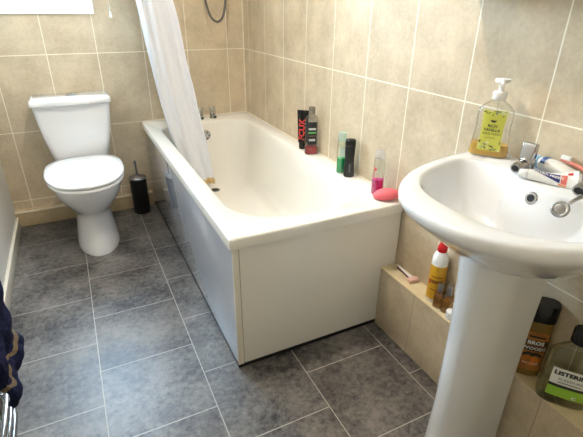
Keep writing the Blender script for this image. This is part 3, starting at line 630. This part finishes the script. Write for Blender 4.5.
# yellow bottle, red nozzle
x, y = -.032, -1.942
B = Bottle([(0, .024, .024, 2), (.004, .0265, .0265, 2), (.145, .0265, .0265, 2), (.150, .0262, .0262, 2), (.170, .0245, .0245, 2), (.186, .017, .017, 2), (.192, .0125, .0125, 2)])
t = thing('bleach_bottle', 'yellow bottle with white shoulder and red nozzle cap on the ledge', 'bottle', (x, y, ZL), rot_to_cam(x, y)); t.scale = (1.04, 1.04, 1.03)
link('bottle_body', B.body(), m_white, t, 60)
bm = loft([sell(.0269, .0269, z, 2, 44) for z in (.012, .143)], False, False); lab = link('label', bm, mat('yellow label', rgb(222, 168, 42), .35, var=.12, vscale=40), t, 60)
bm = B.patch(-.020, .022, .078, .090, .0012, mi=0); B.patch(-.018, .02, .100, .104, .0012, bm=bm, mi=0); B.patch(-.024, -.019, .07, .088, .0012, nx=3, bm=bm, mi=1); B.patch(-.018, .018, .05, .054, .0012, bm=bm, mi=0)
link('label_print', bm, [mat('brown ink', rgb(150, 96, 30), .5, var=.1), m_red], lab, 60)
link('nozzle', lathe([(.0150, .191), (.0160, .193), (.0155, .207), (.0150, .209), (.0115, .214), (.0085, .225), (.0060, .236), (.0040, .240)], 28), mat('red plastic', rgb(214, 26, 30), .3, var=.03), t, 40)
# two little square amber bottles with silver caps
m_amber = clear('amber glass', (.86, .72, .44, 1), .12); m_amberl = mat('amber liquid', rgb(176, 134, 58), .2, var=.08)
for i, (x, y, k, lb) in enumerate(((-.050, -1.982, .95, 'small square amber bottle with silver cap touching the yellow bottle'), (-.044, -2.018, 1.08, 'small square amber bottle with silver cap beside the basin pedestal'))):
    t = thing('perfume_bottle', lb, 'bottle', (x, y, ZL), rot_to_cam(x, y, -.3), 'small amber bottles on the ledge')
    B = Bottle([(0, .015*k, .0125*k, 5), (.002, .0165*k, .0138*k, 6), (.058*k, .0165*k, .0138*k, 6), (.062*k, .014*k, .012*k, 4), (.064*k, .007, .007, 2)])
    link('bottle_body', B.body(), m_amber, t, 40); link('perfume', B.body(.003, .042*k, .0018), m_amberl, t, 40)
    link('cap', loft([sell(.0078, .0078, .064*k+.0005, 5), sell(.0095*k, .0095*k, .066*k, 5), sell(.0095*k, .0095*k, .098*k, 5), sell(.0085*k, .0085*k, .1*k, 5)]), m_steel, t, 40)
t = thing('cream_jar', 'little white jar on the ledge almost hidden by the pedestal', 'jar', (-.060, -2.050, ZL))
link('jar_body', lathe([(.012, 0), (.014, .002), (.014, .018), (.0125, .0195)], 28), m_white, t, 40); link('lid', lathe([(.0142, .0197), (.0148, .021), (.0148, .029), (.0135, .031)], 28), m_white, t, 40)
# brown bottle with black cap
x, y = -.032, -2.316
B = Bottle([(0, .029, .020, 2.6), (.004, .032, .0225, 2.8), (.155, .032, .0225, 2.8), (.168, .031, .022, 2.6), (.174, .0295, .0215, 2.5)])
t = thing('wash_bottle', 'brown and orange bottle with a black cap on the ledge under the basin', 'bottle', (x, y, ZL), rot_to_cam(x, y, .3)); t.scale = (1.1, 1.05, 1.06)
link('bottle_body', B.body(), mat('golden brown plastic', rgb(132, 104, 48), .25, var=.08), t, 60)
link('cap', loft([sell(.0295, .0215, .1745, 2.5), sell(.0335, .0235, .176, 2.6), sell(.034, .024, .222, 2.6), sell(.032, .0225, .227, 2.5)]), m_blackg, t, 50)
lab = link('label', B.patch(-.026, .026, .022, .145), mat('orange brown label', rgb(176, 112, 48), .35, var=.25, vscale=30), t, 60)
bm = B.patch(-.025, .025, .104, .120, .0009); B.patch(-.025, .025, .086, .102, .0009, bm=bm); B.patch(-.018, .018, .128, .134, .0009, bm=bm)
for X, Z, a, bz, r_ in ((-.012, .076, .010, .0045, .5), (.012, .076, .010, .0045, -.5), (0, .074, .007, .006, 0), (-.018, .071, .006, .003, .9), (.018, .071, .006, .003, -.9)): B.blob(X, Z, a, bz, .0011, r_, bm=bm)
link('label_panels', bm, m_ink, lab, 60)
link('label_lettering', B.text('BROS', .0155, 0, .112, .0016, bold=.0006), m_white, lab, 0); link('label_lettering', B.text('WOODS', .0135, 0, .094, .0016, bold=.0004), m_white, lab, 0); link('label_lettering', B.text('ORANGE', .009, 0, .045, .0016), m_white, lab, 0)
bm = B.blob(0, .052, .018, .016, .0009); link('label_fruit', bm, mat('orange fruit print', rgb(226, 130, 40), .4, var=.15), lab, 0)
# mouthwash
x, y = -.038, -2.427
B = Bottle([(z*1.12, a*1.1, d, p) for z, a, d, p in [(0, .040, .024, 3.2), (.004, .0445, .0275, 3.4), (.012, .046, .029, 3.4), (.118, .046, .029, 3.4), (.132, .043, .027, 3), (.150, .028, .021, 2.4), (.162, .0165, .0155, 2), (.168, .0155, .0155, 2)]])
t = thing('mouthwash_bottle', 'clear green mouthwash bottle with a white label on the ledge', 'bottle', (x, y, ZL), rot_to_cam(x, y, .25)); t.scale = (1.16, 1.1, 1.03)
link('bottle_body', B.body(), clear('pale green clear plastic', (.97, .98, .94, 1), .06), t, 60)
link('mouthwash', B.body(.004, .142, .002), clear('green mouthwash', (.93, .95, .80, 1), .02), t, 60)
bm = B.patch(-.036, .042, .070, .120, mi=0); B.patch(-.036, .042, .062, .0705, .0007, bm=bm, mi=2); B.patch(-.036, .042, .032, .0625, bm=bm, mi=1)
lab = link('label', bm, [mat('white label', rgb(238, 238, 230), .4, var=.02), mat('lime label', rgb(150, 196, 60), .4, var=.05), m_ink], t, 60)
bm = B.text('LISTERINE', .0158, .003, .106, .0013, bold=.0008); B.text('FLAVOURS', .0095, .002, .088, .0013, bm=bm); B.patch(-.02, .024, .077, .079, .0012, bm=bm); link('label_lettering', bm, m_ink, lab, 0)
bm = B.text('C', .012, .018, .040, .0013, bold=.0004); link('label_mark', bm, m_white, lab, 0)
link('cap', loft([sell(.0165, .0160, .1885, 2), sell(.0195, .0195, .190, 2), sell(.0195, .0195, .224, 2), sell(.018, .018, .227, 2)]), m_blackg, t, 40)
